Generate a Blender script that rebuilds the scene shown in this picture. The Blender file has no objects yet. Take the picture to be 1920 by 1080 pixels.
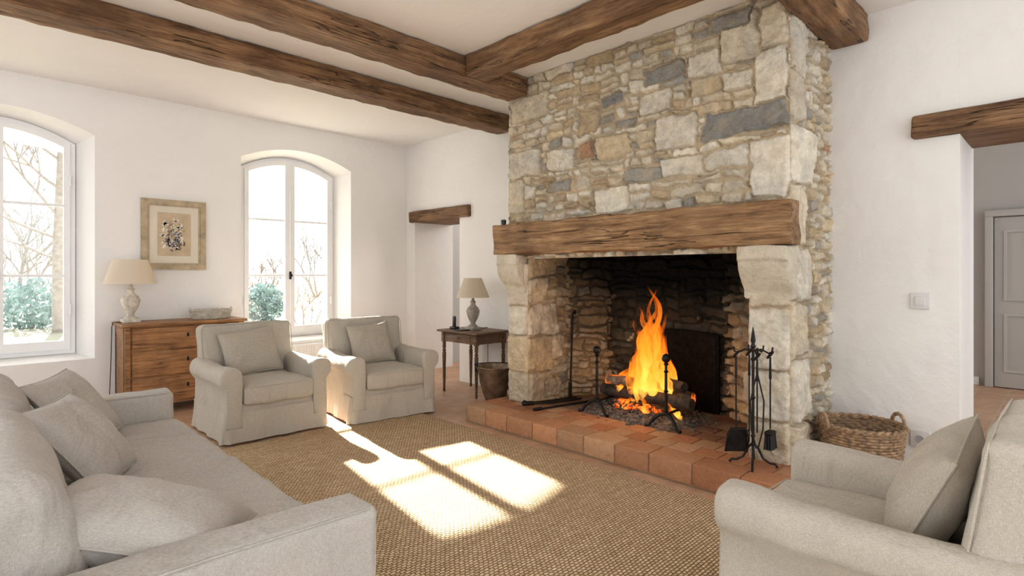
import bpy, bmesh, math, random
import numpy as np
from mathutils import Vector, Matrix, noise
random.seed(7)
SC=bpy.context.scene; C=SC.collection
PI=math.pi
WM={}
T=Matrix.Translation
def R(a,ax): return Matrix.Rotation(math.radians(a),4,ax)
# camera model numbers (used to read real positions from the photo)
F=1042.0; HZ=515.0; TH=math.radians(45.4)
def ray(u,v):
    r=(u-960)/F
    return Vector((math.cos(TH)+math.sin(TH)*r, math.sin(TH)-math.cos(TH)*r, (HZ-v)/F))
def at_x(u,v,x): d=ray(u,v); t=x/d.x; return d.y*t, 1.4+d.z*t

# ------------------------------------------------------------------ materials
def nt(name):
    m=bpy.data.materials.new(name); m.use_nodes=True
    n=m.node_tree.nodes; l=m.node_tree.links
    return m,n,l,n['Principled BSDF']
def coords(n,l,scale=(1,1,1),rot=(0,0,0)):
    tc=n.new('ShaderNodeTexCoord'); mp=n.new('ShaderNodeMapping')
    mp.inputs['Scale'].default_value=scale; mp.inputs['Rotation'].default_value=rot
    l.new(tc.outputs['Object'],mp.inputs['Vector']); return mp.outputs['Vector']
def noi(n,l,vec,scale,detail=4,rough=.55):
    t=n.new('ShaderNodeTexNoise'); t.inputs['Scale'].default_value=scale; t.inputs['Detail'].default_value=detail
    t.inputs['Roughness'].default_value=rough
    l.new(vec,t.inputs['Vector']); return t.outputs['Fac']
def ramp(n,l,fac,stops):
    r=n.new('ShaderNodeValToRGB'); e=r.color_ramp.elements
    while len(e)<len(stops): e.new(.5)
    for i,(p,c) in enumerate(stops):
        e[i].position=p; e[i].color=(*c,1) if len(c)==3 else c
    l.new(fac,r.inputs['Fac']); return r.outputs['Color']
def bump(n,l,h,dist,prev=None,strength=1):
    b=n.new('ShaderNodeBump'); b.inputs['Distance'].default_value=abs(dist); b.inputs['Strength'].default_value=strength
    b.invert=dist<0
    l.new(h,b.inputs['Height'])
    if prev is not None: l.new(prev,b.inputs['Normal'])
    return b.outputs['Normal']
def mixc(n,l,a,b,fac=1.0,mode='MULTIPLY'):
    m=n.new('ShaderNodeMixRGB'); m.blend_type=mode
    for k,v in (('Fac',fac),('Color1',a),('Color2',b)):
        if hasattr(v,'links'): l.new(v,m.inputs[k])
        elif isinstance(v,(int,float)): m.inputs[k].default_value=v
        else: m.inputs[k].default_value=(*v,1)
    return m.outputs['Color']
def pm(name,col,rough=.6,var=.15,vs=4,bd=0,bs=60,metal=0,stretch=(1,1,1),spec=.5):
    m,n,l,p=nt(name)
    v=coords(n,l,stretch)
    a=tuple(max(0,c*(1-var)) for c in col); b=tuple(min(1,c*(1+var)) for c in col)
    l.new(ramp(n,l,noi(n,l,v,vs),[(.3,a),(.7,b)]),p.inputs['Base Color'])
    p.inputs['Roughness'].default_value=rough; p.inputs['Metallic'].default_value=metal
    p.inputs['Specular IOR Level'].default_value=spec
    if bd: l.new(bump(n,l,noi(n,l,v,bs),bd),p.inputs['Normal'])
    return m
def wood(name,axis,dark,mid,light,cr=.5,rough=.6,k=1.0):
    m,n,l,p=nt(name)
    s=[11*k,11*k,11*k]; s[axis]=.9*k; v=coords(n,l,s)
    s2=[13*k,13*k,13*k]; s2[axis]=.5*k; v2=coords(n,l,s2)
    s3=[60*k,60*k,60*k]; s3[axis]=2.5*k; v3=coords(n,l,s3)
    f=noi(n,l,v,2.2,10,.7)
    c=ramp(n,l,f,[(.30,dark),(.48,mid),(.68,light)])
    c=mixc(n,l,c,ramp(n,l,noi(n,l,v3,1.5,4,.7),[(.3,(.66,.64,.62)),(.65,(1.14,1.14,1.14))]),.85)
    big=noi(n,l,coords(n,l,(1.2*k,1.2*k,1.2*k)),2.4,5,.6)
    c=mixc(n,l,c,ramp(n,l,big,[(.32,(.58,.55,.53)),(.68,(1.2,1.18,1.15))]),.8)
    crk=ramp(n,l,noi(n,l,v2,.9,3,.6),[(.490,(1,1,1)),(.5,(.02,.02,.02)),(.510,(1,1,1))])
    msk=ramp(n,l,noi(n,l,v,.5,1),[(.44,(0,0,0)),(.53,(1,1,1))])
    crk=mixc(n,l,(1,1,1),crk,msk,'MIX')
    c=mixc(n,l,c,crk,cr)
    l.new(c,p.inputs['Base Color']); p.inputs['Roughness'].default_value=rough
    nb=bump(n,l,f,.013); nb=bump(n,l,crk,.012*cr,nb); l.new(nb,p.inputs['Normal'])
    return m
def fabric(name,col,wr=.012):
    m,n,l,p=nt(name)
    v=coords(n,l)
    w1=noi(n,l,coords(n,l,(1,1,6)),90,2); w2=noi(n,l,coords(n,l,(6,6,1)),90,2)
    c=ramp(n,l,noi(n,l,v,3,4),[(.3,tuple(x*.96 for x in col)),(.7,tuple(x*1.04 for x in col))])
    c=mixc(n,l,c,ramp(n,l,w1,[(.3,(.84,.84,.84)),(.7,(1.1,1.1,1.1))]),.9)
    c=mixc(n,l,c,ramp(n,l,w2,[(.3,(.84,.84,.84)),(.7,(1.1,1.1,1.1))]),.9)
    l.new(c,p.inputs['Base Color']); p.inputs['Roughness'].default_value=.92
    p.inputs['Sheen Weight'].default_value=.1; p.inputs['Specular IOR Level'].default_value=.2
    d=n.new('ShaderNodeTexNoise'); d.inputs['Scale'].default_value=3.0; d.inputs['Detail'].default_value=3; d.inputs['Distortion'].default_value=1.8
    l.new(coords(n,l,(1,1,.5)),d.inputs['Vector'])
    nb=bump(n,l,d.outputs['Fac'],wr*2.1); nb=bump(n,l,w1,.0008,nb); nb=bump(n,l,w2,.0008,nb)
    l.new(nb,p.inputs['Normal']); return m
def stone_mat(name,rough=.85,lo=.82):
    m,n,l,p=nt(name)
    at=n.new('ShaderNodeAttribute'); at.attribute_name='Col'
    v=coords(n,l)
    c=mixc(n,l,at.outputs['Color'],ramp(n,l,noi(n,l,v,26,9,.72),[(.3,(lo,lo*.96,lo*.9)),(.5,(1,1,1)),(.75,(1.1,1.1,1.08))]),.9)
    l.new(c,p.inputs['Base Color']); p.inputs['Roughness'].default_value=rough
    p.inputs['Specular IOR Level'].default_value=.25
    nb=bump(n,l,noi(n,l,v,20,8,.7),.026); nb=bump(n,l,noi(n,l,v,110,4),.004,nb); l.new(nb,p.inputs['Normal'])
    return m
MS=stone_mat('rubble_stone'); MT=stone_mat('terracotta_tiles',.55,.82)
PLA=pm('white_plaster',(.87,.856,.835),.9,.015,1.5,.014,6)
PLB=pm('ceiling_plaster',(.88,.865,.84),.9,.015,1.5,.006,6)
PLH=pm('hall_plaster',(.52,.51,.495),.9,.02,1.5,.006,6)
bd_,bm_,bl_=(.085,.042,.019),(.245,.135,.064),(.43,.275,.15)
WB=wood('beam_wood_x',0,bd_,bm_,bl_,.9)
WBY=wood('beam_wood_y',1,bd_,bm_,bl_,.9)
WM_=wood('mantel_wood',1,(.12,.062,.029),(.34,.20,.098),(.53,.35,.20),.95)
WL=wood('lintel_wood',1,(.085,.043,.021),(.25,.138,.07),(.42,.27,.15),.8)
WC=wood('chest_wood',0,(.20,.085,.03),(.42,.212,.086),(.56,.33,.16),.35,.45,1.6)
WT=wood('table_wood',1,(.08,.042,.022),(.21,.12,.066),(.33,.21,.13),.2,.4,1.6)
FAB=fabric('linen_armchair',(.535,.49,.42),.014); FAS=fabric('linen_sofa',(.50,.47,.43),.016); FAP=fabric('linen_pillow',(.49,.44,.37),.013)
WHT=pm('white_paint',(.87,.87,.87),.4,.02,3)
WHP=pm('switch_plate_white',(.72,.715,.70),.4,.02,3)
IRON=pm('black_iron',(.035,.033,.032),.5,.3,20,.002,60,.8)
IRON2=pm('sooty_cast_iron',(.014,.012,.011),.8,.5,20,.006,30,0,(1,1,1),.1)
SHADE,n,l,p=nt('lampshade_cloth')
p.inputs['Base Color'].default_value=(.86,.79,.68,1); p.inputs['Roughness'].default_value=.9
tr=n.new('ShaderNodeBsdfTranslucent'); tr.inputs['Color'].default_value=(.92,.85,.73,1)
mx=n.new('ShaderNodeMixShader'); mx.inputs[0].default_value=.45; l.new(p.outputs[0],mx.inputs[1]); l.new(tr.outputs[0],mx.inputs[2]); l.new(mx.outputs[0],n['Material Output'].inputs[0])
URN=pm('distressed_cream',(.62,.57,.49),.7,.3,18,.004,40)
URG=pm('grey_wood_urn',(.40,.36,.31),.7,.25,18,.003,40)
COP=pm('aged_copper',(.27,.20,.145),.42,.5,9,.004,25,.75)
GLASS,n,l,p=nt('window_glass')
tb=n.new('ShaderNodeBsdfTransparent'); gl=n.new('ShaderNodeBsdfGlossy'); gl.inputs['Roughness'].default_value=.02
mx=n.new('ShaderNodeMixShader'); mx.inputs[0].default_value=.04; l.new(tb.outputs[0],mx.inputs[1]); l.new(gl.outputs[0],mx.inputs[2]); l.new(mx.outputs[0],n['Material Output'].inputs[0])
def tilemat(name,c1,c2,mort,sc):
    m,n,l,p=nt(name)
    v=coords(n,l)
    b=n.new('ShaderNodeTexBrick'); b.offset=.5; b.inputs['Scale'].default_value=sc
    b.inputs['Brick Width'].default_value=.5; b.inputs['Row Height'].default_value=.5; b.inputs['Mortar Size'].default_value=.012
    b.inputs['Color1'].default_value=(*c1,1); b.inputs['Color2'].default_value=(*c2,1); b.inputs['Mortar'].default_value=(*mort,1)
    l.new(v,b.inputs['Vector'])
    c=mixc(n,l,b.outputs['Color'],ramp(n,l,noi(n,l,v,7,6,.6),[(.3,(.78,.75,.73)),(.7,(1.12,1.1,1.08))]),.9)
    l.new(c,p.inputs['Base Color']); p.inputs['Roughness'].default_value=.42
    l.new(bump(n,l,b.outputs['Fac'],-.003,bump(n,l,noi(n,l,v,12),.004)),p.inputs['Normal'])
    return m
FLO=tilemat('floor_terracotta',(.54,.34,.215),(.63,.43,.29),(.57,.48,.38),1.8)
RUG,n,l,p=nt('jute_weave')
v=coords(n,l)
nz=n.new('ShaderNodeTexNoise'); nz.inputs['Scale'].default_value=22; nz.inputs['Detail'].default_value=2; l.new(v,nz.inputs['Vector'])
ad=n.new('ShaderNodeVectorMath'); ad.operation='MULTIPLY_ADD'; ad.inputs[1].default_value=(.018,.007,.0); l.new(nz.outputs['Color'],ad.inputs[0]); l.new(v,ad.inputs[2])
b=n.new('ShaderNodeTexBrick'); b.offset=.5; b.inputs['Scale'].default_value=1
b.inputs['Brick Width'].default_value=.029; b.inputs['Row Height'].default_value=.0185; b.inputs['Mortar Size'].default_value=.0040; b.inputs['Mortar Smooth'].default_value=1; b.inputs['Bias'].default_value=0
b.inputs['Color1'].default_value=(.70,.53,.345,1); b.inputs['Color2'].default_value=(.88,.715,.51,1); b.inputs['Mortar'].default_value=(.36,.24,.135,1)
l.new(ad.outputs[0],b.inputs['Vector'])
c=mixc(n,l,b.outputs['Color'],ramp(n,l,noi(n,l,coords(n,l,(1,14,1)),3,5),[(.3,(.84,.82,.80)),(.7,(1.08,1.08,1.07))]),.9)
c=mixc(n,l,c,ramp(n,l,noi(n,l,v,75,3),[(.3,(.84,.82,.80)),(.7,(1.12,1.12,1.1))]),.9)
l.new(c,p.inputs['Base Color']); p.inputs['Roughness'].default_value=.95; p.inputs['Specular IOR Level'].default_value=.1
l.new(bump(n,l,b.outputs['Fac'],-.008),p.inputs['Normal'])
WICK=pm('wicker_brown',(.36,.24,.145),.7,.5,30,.003,90)
WICW=pm('whitewashed_wicker',(.62,.57,.49),.8,.25,30)
BLK=pm('black_plastic',(.02,.02,.02),.4,.1)
BARK=pm('charred_bark',(.07,.05,.038),.9,.6,14,.02,22)
LOGG,n,l,p=nt('burning_log')
v=coords(n,l)
l.new(ramp(n,l,noi(n,l,v,14),[(.3,(.03,.02,.015)),(.7,(.30,.23,.17))]),p.inputs['Base Color'])
g=ramp(n,l,noi(n,l,v,9,5),[(.55,(0,0,0)),(.66,(1,.18,.01)),(.85,(1,.5,.08))])
l.new(g,p.inputs['Emission Color']); p.inputs['Emission Strength'].default_value=1.0
l.new(bump(n,l,noi(n,l,v,20),.02),p.inputs['Normal'])
EMB,n,l,p=nt('glowing_embers')
v=coords(n,l); p.inputs['Base Color'].default_value=(.07,.05,.04,1)
g=ramp(n,l,noi(n,l,v,22,5),[(.44,(.02,.0,0)),(.56,(1,.15,.01)),(.74,(1,.5,.08))])
l.new(g,p.inputs['Emission Color']); p.inputs['Emission Strength'].default_value=1.3
ASH=pm('grey_ash',(.19,.17,.155),.95,.75,34,.02,45)
FLM,n,l,p=nt('flame')
n.remove(p)
at=n.new('ShaderNodeAttribute'); at.attribute_name='Col'
em=n.new('ShaderNodeEmission'); em.inputs['Strength'].default_value=1.05; l.new(at.outputs['Color'],em.inputs['Color'])
tb=n.new('ShaderNodeBsdfTransparent'); mx=n.new('ShaderNodeMixShader')
v=coords(n,l,(1,1,.35)); f=ramp(n,l,noi(n,l,v,16,3),[(.34,(0,0,0)),(.58,(1,1,1))])
ma=n.new('ShaderNodeMath'); ma.operation='MULTIPLY'; l.new(f,ma.inputs[0]); l.new(at.outputs['Alpha'],ma.inputs[1])
l.new(ma.outputs[0],mx.inputs[0]); l.new(tb.outputs[0],mx.inputs[1]); l.new(em.outputs[0],mx.inputs[2]); l.new(mx.outputs[0],n['Material Output'].inputs[0])

# ------------------------------------------------------------------ mesh builder
class MB:
    def __init__(s): s.v=[]; s.f=[]; s.c=[]
    def add(s,vs,fs,mat=None,col=None):
        o=len(s.v)
        if mat is not None: vs=[mat@Vector(q) for q in vs]
        s.v+= [tuple(q) for q in vs]; s.f+= [tuple(i+o for i in q) for q in fs]
        if col is None: s.c+=[(1,1,1,1)]*len(vs)
        elif isinstance(col,tuple): s.c+=[(*col,1)[:4]]*len(vs)
        else: s.c+=list(col)
        return s
    def rbox(s,x0,x1,y0,y1,z0,z1,r=.01,n=1,k=2,mat=None,puff=(0,0,0),wr=0,ws=4,col=None):
        c=((x0+x1)/2,(y0+y1)/2,(z0+z1)/2); h=[abs(x1-x0)/2,abs(y1-y0)/2,abs(z1-z0)/2]
        r=min(r,min(h)*.98); n3=n if isinstance(n,tuple) else (n,n,n)
        ax=[]
        for i in range(3):
            H=h[i]; a=[-H+r*j/k for j in range(k)]+[-(H-r)+2*(H-r)*j/n3[i] for j in range(n3[i]+1)]+[H-r+r*j/k for j in range(1,k+1)]
            ax.append(a)
        L=[len(a)-1 for a in ax]; idx={}; vs=[]; fs=[]
        def V(i,j,q):
            key=(i,j,q)
            if key in idx: return idx[key]
            P=[ax[0][i],ax[1][j],ax[2][q]]
            inn=[max(-(h[a]-r),min(h[a]-r,P[a])) for a in range(3)]
            d=[P[a]-inn[a] for a in range(3)]; m=math.sqrt(sum(e*e for e in d))
            if m>1e-9: P=[inn[a]+d[a]*r/m for a in range(3)]
            if any(puff):
                t=[P[a]/h[a] for a in range(3)]; w=[max(0,1-e*e) for e in t]
                P=[P[0]+puff[0]*t[0]*w[1]*w[2],P[1]+puff[1]*t[1]*w[0]*w[2],P[2]+puff[2]*t[2]*w[0]*w[1]]
            P=Vector((P[0]+c[0],P[1]+c[1],P[2]+c[2]))
            if wr: P+=noise.noise_vector(P*ws)*wr+noise.noise_vector(P*ws*2.7)*wr*.4
            idx[key]=len(vs); vs.append(P); return idx[key]
        for a in range(3):
            b,d=(a+1)%3,(a+2)%3
            for e in (0,L[a]):
                for i in range(L[b]):
                    for j in range(L[d]):
                        q=[]
                        for (ii,jj) in ((i,j),(i+1,j),(i+1,j+1),(i,j+1)):
                            t=[0,0,0]; t[a]=e; t[b]=ii; t[d]=jj; q.append(V(*t))
                        fs.append(q if e else q[::-1])
        return s.add(vs,fs,mat,col)
    def tube(s,pts,r,seg=8,closed=False,mat=None,col=None):
        pts=[Vector(p) for p in pts]; N=len(pts); rr=r if isinstance(r,(list,tuple)) else [r]*N
        vs=[];fs=[]; up=None
        for i,p in enumerate(pts):
            if closed: t=pts[(i+1)%N]-pts[i-1]
            else: t=pts[min(i+1,N-1)]-pts[max(i-1,0)]
            t=t.normalized() if t.length>1e-9 else Vector((0,0,1))
            if up is None:
                up=Vector((0,0,1)) if abs(t.z)<.9 else Vector((1,0,0))
            a=t.cross(up)
            if a.length<1e-4: a=t.cross(Vector((0,1,.1)))
            a.normalize(); b=a.cross(t).normalized(); up=b
            for k in range(seg):
                an=2*PI*k/seg; vs.append(p+(a*math.cos(an)+b*math.sin(an))*rr[i])
        M_=N if closed else N-1
        for i in range(M_):
            for k in range(seg):
                a0=i*seg+k; a1=i*seg+(k+1)%seg; j=(i+1)%N
                fs.append((a0,a1,j*seg+(k+1)%seg,j*seg+k))
        if not closed:
            fs.append(tuple(range(seg))[::-1]); fs.append(tuple((N-1)*seg+k for k in range(seg)))
        return s.add(vs,fs,mat,col)
    def lathe(s,prof,seg=24,mat=None,cap=True,col=None):
        vs=[];fs=[]
        for (r,z) in prof:
            for k in range(seg):
                a=2*PI*k/seg; vs.append((r*math.cos(a),r*math.sin(a),z))
        for i in range(len(prof)-1):
            for k in range(seg):
                fs.append((i*seg+k,i*seg+(k+1)%seg,(i+1)*seg+(k+1)%seg,(i+1)*seg+k))
        if cap:
            fs.append(tuple(range(seg))[::-1]); fs.append(tuple((len(prof)-1)*seg+k for k in range(seg)))
        return s.add(vs,fs,mat,col)
    def prism(s,poly,rings,mat=None,axis='y',noi_=0):
        cx=sum(p[0] for p in poly)/len(poly); cy=sum(p[1] for p in poly)/len(poly); vs=[];fs=[];n_=len(poly)
        for (pos,ins) in rings:
            for (a,b) in poly:
                d=math.hypot(a-cx,b-cy)+1e-9; k=1-ins/d; A=cx+(a-cx)*k; B=cy+(b-cy)*k
                P=Vector((A,pos,B)) if axis=='y' else (Vector((pos,A,B)) if axis=='x' else Vector((A,B,pos)))
                if noi_: P+=noise.noise_vector(P*5)*noi_
                vs.append(P)
        for i in range(len(rings)-1):
            for k in range(n_): fs.append((i*n_+k,i*n_+(k+1)%n_,(i+1)*n_+(k+1)%n_,(i+1)*n_+k))
        fs.append(tuple(range(n_))[::-1]); fs.append(tuple((len(rings)-1)*n_+k for k in range(n_)))
        return s.add(vs,fs,mat)
    def ring(s,outer,inner,y0,y1):
        n_=len(outer); vs=[]
        for L_,y in ((outer,y0),(outer,y1),(inner,y0),(inner,y1)): vs+=[(a,y,b) for a,b in L_]
        fs=[]
        for i in range(n_):
            j=(i+1)%n_
            fs+=[(i,j,n_+j,n_+i),(2*n_+i,2*n_+j,j,i),(2*n_+i,3*n_+i,3*n_+j,2*n_+j),(n_+i,n_+j,3*n_+j,3*n_+i)]
        return s.add(vs,fs)
    def ball(s,c,r,seg=12,sc=(1,1,1),col=None):
        pr=[(max(1e-4,r*math.sin(PI*i/8)),-r*math.cos(PI*i/8)) for i in range(9)]
        return s.lathe(pr,seg,T(c)@Matrix.Diagonal((*sc,1)),True,col)
    def build(s,name,mat,parent=None,local=False,smooth=True,sharp=40):
        me=bpy.data.meshes.new(name); vs=s.v
        o=bpy.data.objects.new(name,me); C.objects.link(o)
        if parent is not None:
            o.parent=parent; W=WM[parent.name]
            if not local:
                inv=W.inverted(); vs=[inv@Vector(q) for q in vs]
            WM[o.name]=W
        else:
            a=np.array([tuple(q) for q in vs]); ce=Vector(((a[:,0].min()+a[:,0].max())/2,(a[:,1].min()+a[:,1].max())/2,a[:,2].min()))
            vs=[Vector(q)-ce for q in vs]; o.location=ce; WM[o.name]=T(ce)
        me.from_pydata([tuple(q) for q in vs],[],s.f)
        if any(q!=(1,1,1,1) for q in s.c[:1]+s.c[-1:]) or len(set(s.c[:50]))>1:
            ca=me.color_attributes.new('Col','FLOAT_COLOR','POINT'); ca.data.foreach_set('color',np.array(s.c,dtype=np.float32).ravel())
        me.update()
        bm=bmesh.new(); bm.from_mesh(me); bmesh.ops.recalc_face_normals(bm,faces=bm.faces); bm.to_mesh(me); bm.free()
        me.materials.append(mat)
        if smooth:
            me.shade_smooth()
            try: me.set_sharp_from_angle(angle=math.radians(sharp))
            except Exception: pass
        return o
def thing(name,label,cat,loc=(0,0,0),rotz=0,group=None,kind=None):
    o=bpy.data.objects.new(name,None); C.objects.link(o); o.empty_display_size=.1
    o.location=loc; o.rotation_euler=(0,0,math.radians(rotz)); WM[o.name]=T(loc)@R(rotz,'Z')
    if label: o['label']=label
    if cat: o['category']=cat
    if group: o['group']=group
    if kind: o['kind']=kind
    return o
def tag(o,label,cat,group=None,kind=None):
    o['label']=label; o['category']=cat
    if group: o['group']=group
    if kind: o['kind']=kind
    return o
def struct(o,label=None,cat=None):
    o['kind']='structure'
    if label: o['label']=label
    if cat: o['category']=cat
    return o
def copy_tree(o,parent=None):
    c=o.copy(); C.objects.link(c); c.parent=parent
    for ch in list(o.children): copy_tree(ch,c)
    return c

# ------------------------------------------------------------------ dimensions
XW=4.65; YW=6.92; ZC=3.28; XB=3.85; YR=1.312; YL=3.943; HH=.155; XF=4.85; XO=5.35

# ------------------------------------------------------------------ room shell
m=MB(); m.rbox(-2.6,9.3,-2.6,7.6,-.12,0,.001); struct(m.build('floor',FLO,smooth=False),'worn pale terracotta tile floor','floor')
m=MB(); m.rbox(-2.6,9.3,-2.6,7.6,ZC,ZC+.12,.001); struct(m.build('ceiling',PLB,smooth=False),'white plaster ceiling between the beams','ceiling')
WINS=[(-.48,.936),(2.33,3.747)]
def prof(xl,xr,sill,spring,rise,N=16):
    xc=(xl+xr)/2; hw=(xr-xl)/2; P=[(xl,sill)]
    for i in range(N+1):
        x=xl+(xr-xl)*i/N; P.append((x,spring+rise*(1-((x-xc)/hw)**2)))
    P.append((xr,sill)); return P
inner=[prof(a,b,.56,2.80,.17) for a,b in WINS]
frame=[prof(a+.08,b-.125,.60,2.73,.18) for a,b in WINS]
outer=[prof(a+.05,b-.09,.56,2.68,.07) for a,b in WINS]
m=MB()
def wface(y,profs,x0,x1):
    cur=x0
    def q(a,b,z0a,z0b,z1): m.add([(a,y,z0a),(b,y,z0b),(b,y,z1),(a,y,z1)],[(0,1,2,3)])
    for P in profs:
        q(cur,P[0][0],0,0,ZC)
        arch=P[1:-1]
        for i in range(len(arch)-1):
            q(arch[i][0],arch[i+1][0],0,0,P[0][1]); q(arch[i][0],arch[i+1][0],arch[i][1],arch[i+1][1],ZC)
        cur=P[-1][0]
    q(cur,x1,0,0,ZC)
wface(YW,inner,-2.6,XW+.05); wface(7.6,outer,-2.6,9.3)
for a,b,c in zip(inner,frame,outer):
    for (P,y0,Q,y1) in ((a,YW,b,7.22),(b,7.22,c,7.6)):
        n_=len(P)
        for i in range(n_):
            j=(i+1)%n_
            m.add([(P[i][0],y0,P[i][1]),(P[j][0],y0,P[j][1]),(Q[j][0],y1,Q[j][1]),(Q[i][0],y1,Q[i][1])],[(0,1,2,3)])
o=m.build('wall_left',PLA,smooth=True,sharp=30); struct(o,'white plaster wall with two deep arched window openings','wall')
m=MB()
def wb(y0,y1,z0,z1,x0=XW,x1=XO): m.rbox(x0,x1,y0,y1,z0,z1,.0008,1,1)
D1=(-.42,.533); D2=(5.70,6.72)
wb(-2.6,D1[0],0,ZC); wb(D1[0],D1[1],2.40,ZC); wb(D1[1],1.42,0,ZC); wb(1.42,3.84,2.05,ZC); wb(1.42,3.84,0,2.05,4.96,XO)
wb(3.84,D2[0],0,ZC); wb(D2[0],D2[1],2.24,ZC); wb(D2[1],7.6,0,ZC)
struct(m.build('wall_right',PLA,smooth=False),'thick white plaster wall beside and behind the stone fireplace','wall')
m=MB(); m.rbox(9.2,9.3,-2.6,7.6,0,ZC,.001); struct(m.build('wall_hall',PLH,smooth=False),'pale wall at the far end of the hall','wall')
m=MB(); m.rbox(9.17,9.2,.86,7.0,0,.10,.004); m.rbox(9.17,9.2,-2.5,-.4,0,.10,.004); struct(m.build('baseboard_hall',WHT),'white painted hall baseboard','baseboard')
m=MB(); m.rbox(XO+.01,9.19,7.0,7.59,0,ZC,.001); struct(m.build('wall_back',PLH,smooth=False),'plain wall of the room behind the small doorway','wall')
d=thing('door_1','','',(9.17,.33,0),kind='structure'); d['label']='white panelled door in its frame at the end of the hall'; d['category']='door'
DW=pm('grey_white_door',(.53,.52,.505),.5,.02,3)
m=MB()
for (a,b,c,e) in ((.72,.80,0,2.12),(-.14,-.06,0,2.12),(-.14,.80,2.12,2.20)): m.rbox(9.10,9.17,a,b,c,e,.008)
m.build('door_frame',DW,d)
m=MB(); m.rbox(9.13,9.16,-.05,.71,.01,2.11,.004)
for (z0,z1) in ((.2,.92),(1.08,1.95)):
    for (y0,y1) in ((.05,.30),(.37,.62)):
        m.ring([(y0,z0),(y1,z0),(y1,z1),(y0,z1)],[(y0+.03,z0+.03),(y1-.03,z0+.03),(y1-.03,z1-.03),(y0+.03,z1-.03)],0,.02)
        vs=m.v[-16:]; m.v[-16:]=[(9.115+y,x,z) for (x,y,z) in vs]
door=m.build('door_panel',DW,d); m=MB(); m.tube([(9.12,-.0,1.03),(9.06,-.0,1.03),(9.06,.10,1.03)],.009); m.build('door_handle',IRON,door)

# windows
for wi,(P,(xl,xr)) in enumerate(zip(frame,WINS)):
    a,b=xl+.08,xr-.125; xc=(a+b)/2
    W=thing('window_%d'%(wi+1),['tall white arched casement window at the left edge','tall white arched casement window behind the armchairs'][wi],'window',(xc,7.22,.6),kind='structure')
    fw=.045
    Q=prof(a+fw,b-fw,.60+fw,2.73-fw,.18)
    m=MB(); m.ring(P,Q,7.19,7.27); m.build('frame',WHT,W,sharp=30)
    hw=(b-a)/2
    def az(x,off): return 2.73-off+.18*(1-((x-xc)/hw)**2)
    for s,(x0,x1) in enumerate(((a+fw,xc),(xc,b-fw))):
        N=8
        O=[(x0,.645)]+[(x0+(x1-x0)*i/N,az(x0+(x1-x0)*i/N,fw)) for i in range(N+1)]+[(x1,.645)]
        i0,i1=x0+.05,x1-.05
        if s==0: i1-=.012
        else: i0+=.012
        I=[(i0,.735)]+[(i0+(i1-i0)*i/N,az(i0+(i1-i0)*i/N,fw+.055)) for i in range(N+1)]+[(i1,.735)]
        m=MB(); m.ring(O,I,7.165,7.225); sash=m.build('sash',WHT,W,sharp=30)
        for z in (1.39,2.097):
            g=MB(); g.rbox(i0,i1,7.18,7.22,z-.014,z+.014,.005); g.build('glazing_bar',WHT,sash)
        g=MB(); g.add([(x,7.2,z) for x,z in I],[tuple(range(len(I)))]); g.build('pane',GLASS,sash,smooth=False)
        for z in (1.05,2.35):
            hx=x0 if s==0 else x1
            g=MB(); g.tube([(hx,7.155,z-.05),(hx,7.155,z+.05)],.010); g.build('hinge',WHT,sash)
    m=MB(); m.tube([(xc,7.155,.75),(xc,7.155,2.6)],.006,6); m.build('window_bolt_rod',WHT,W)
    m=MB(); m.ball((xc,7.135,1.39),.022); m.rbox(xc-.012,xc+.012,7.14,7.165,1.34,1.44,.006); m.build('window_latch',IRON,W)

# beams
def beam(x0,x1,y0,y1,z0,z1,mat,label):
    m=MB(); L=(x1-x0,y1-y0); n_=(max(2,int(L[0]/.05)),max(2,int(L[1]/.05)),5)
    m.rbox(x0,x1,y0,y1,z0,z1,.012,n_,2,wr=.009,ws=3.2)
    for i,(x,y,z) in enumerate(m.v):
        q=noise.noise_vector(Vector((x*9,y*9,z*9)))*.011; m.v[i]=(x+q.x,y+q.y,z+q.z)
    return tag(m.build('ceiling_beam',mat),label,'beam','ceiling beams')
beam(-2.6,XW-.02,4.685,4.95,3.10,ZC-.005,WB,'rustic wooden ceiling beam nearest the window wall, ending beside the chimney')
beam(-2.6,XB-.03,3.666,3.935,3.10,ZC-.005,WB,'rustic wooden ceiling beam that ends against the left side of the stone chimney')
beam(3.05,3.28,1.30,3.655,3.10,ZC-.005,WBY,'short wooden ceiling beam running across in front of the stone chimney')
beam(2.4,XW-.02,1.045,1.285,3.08,ZC-.005,WB,'dark wooden ceiling beam meeting the wall at the right side of the chimney')
m=MB(); m.rbox(XW-.06,XO-.03,5.47,6.80,2.155,2.31,.02,(2,8,1),2,wr=.012,ws=4); tag(m.build('door_lintel',WL),'short wooden lintel over the small doorway beside the side table','lintel','door lintels')
m=MB(); m.rbox(XW-.07,XO-.05,-.7,.785,2.325,2.48,.02,(2,8,1),2,wr=.012,ws=4); tag(m.build('door_lintel',WL),'dark wooden lintel over the wide doorway at the right edge','lintel','door lintels')

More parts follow.
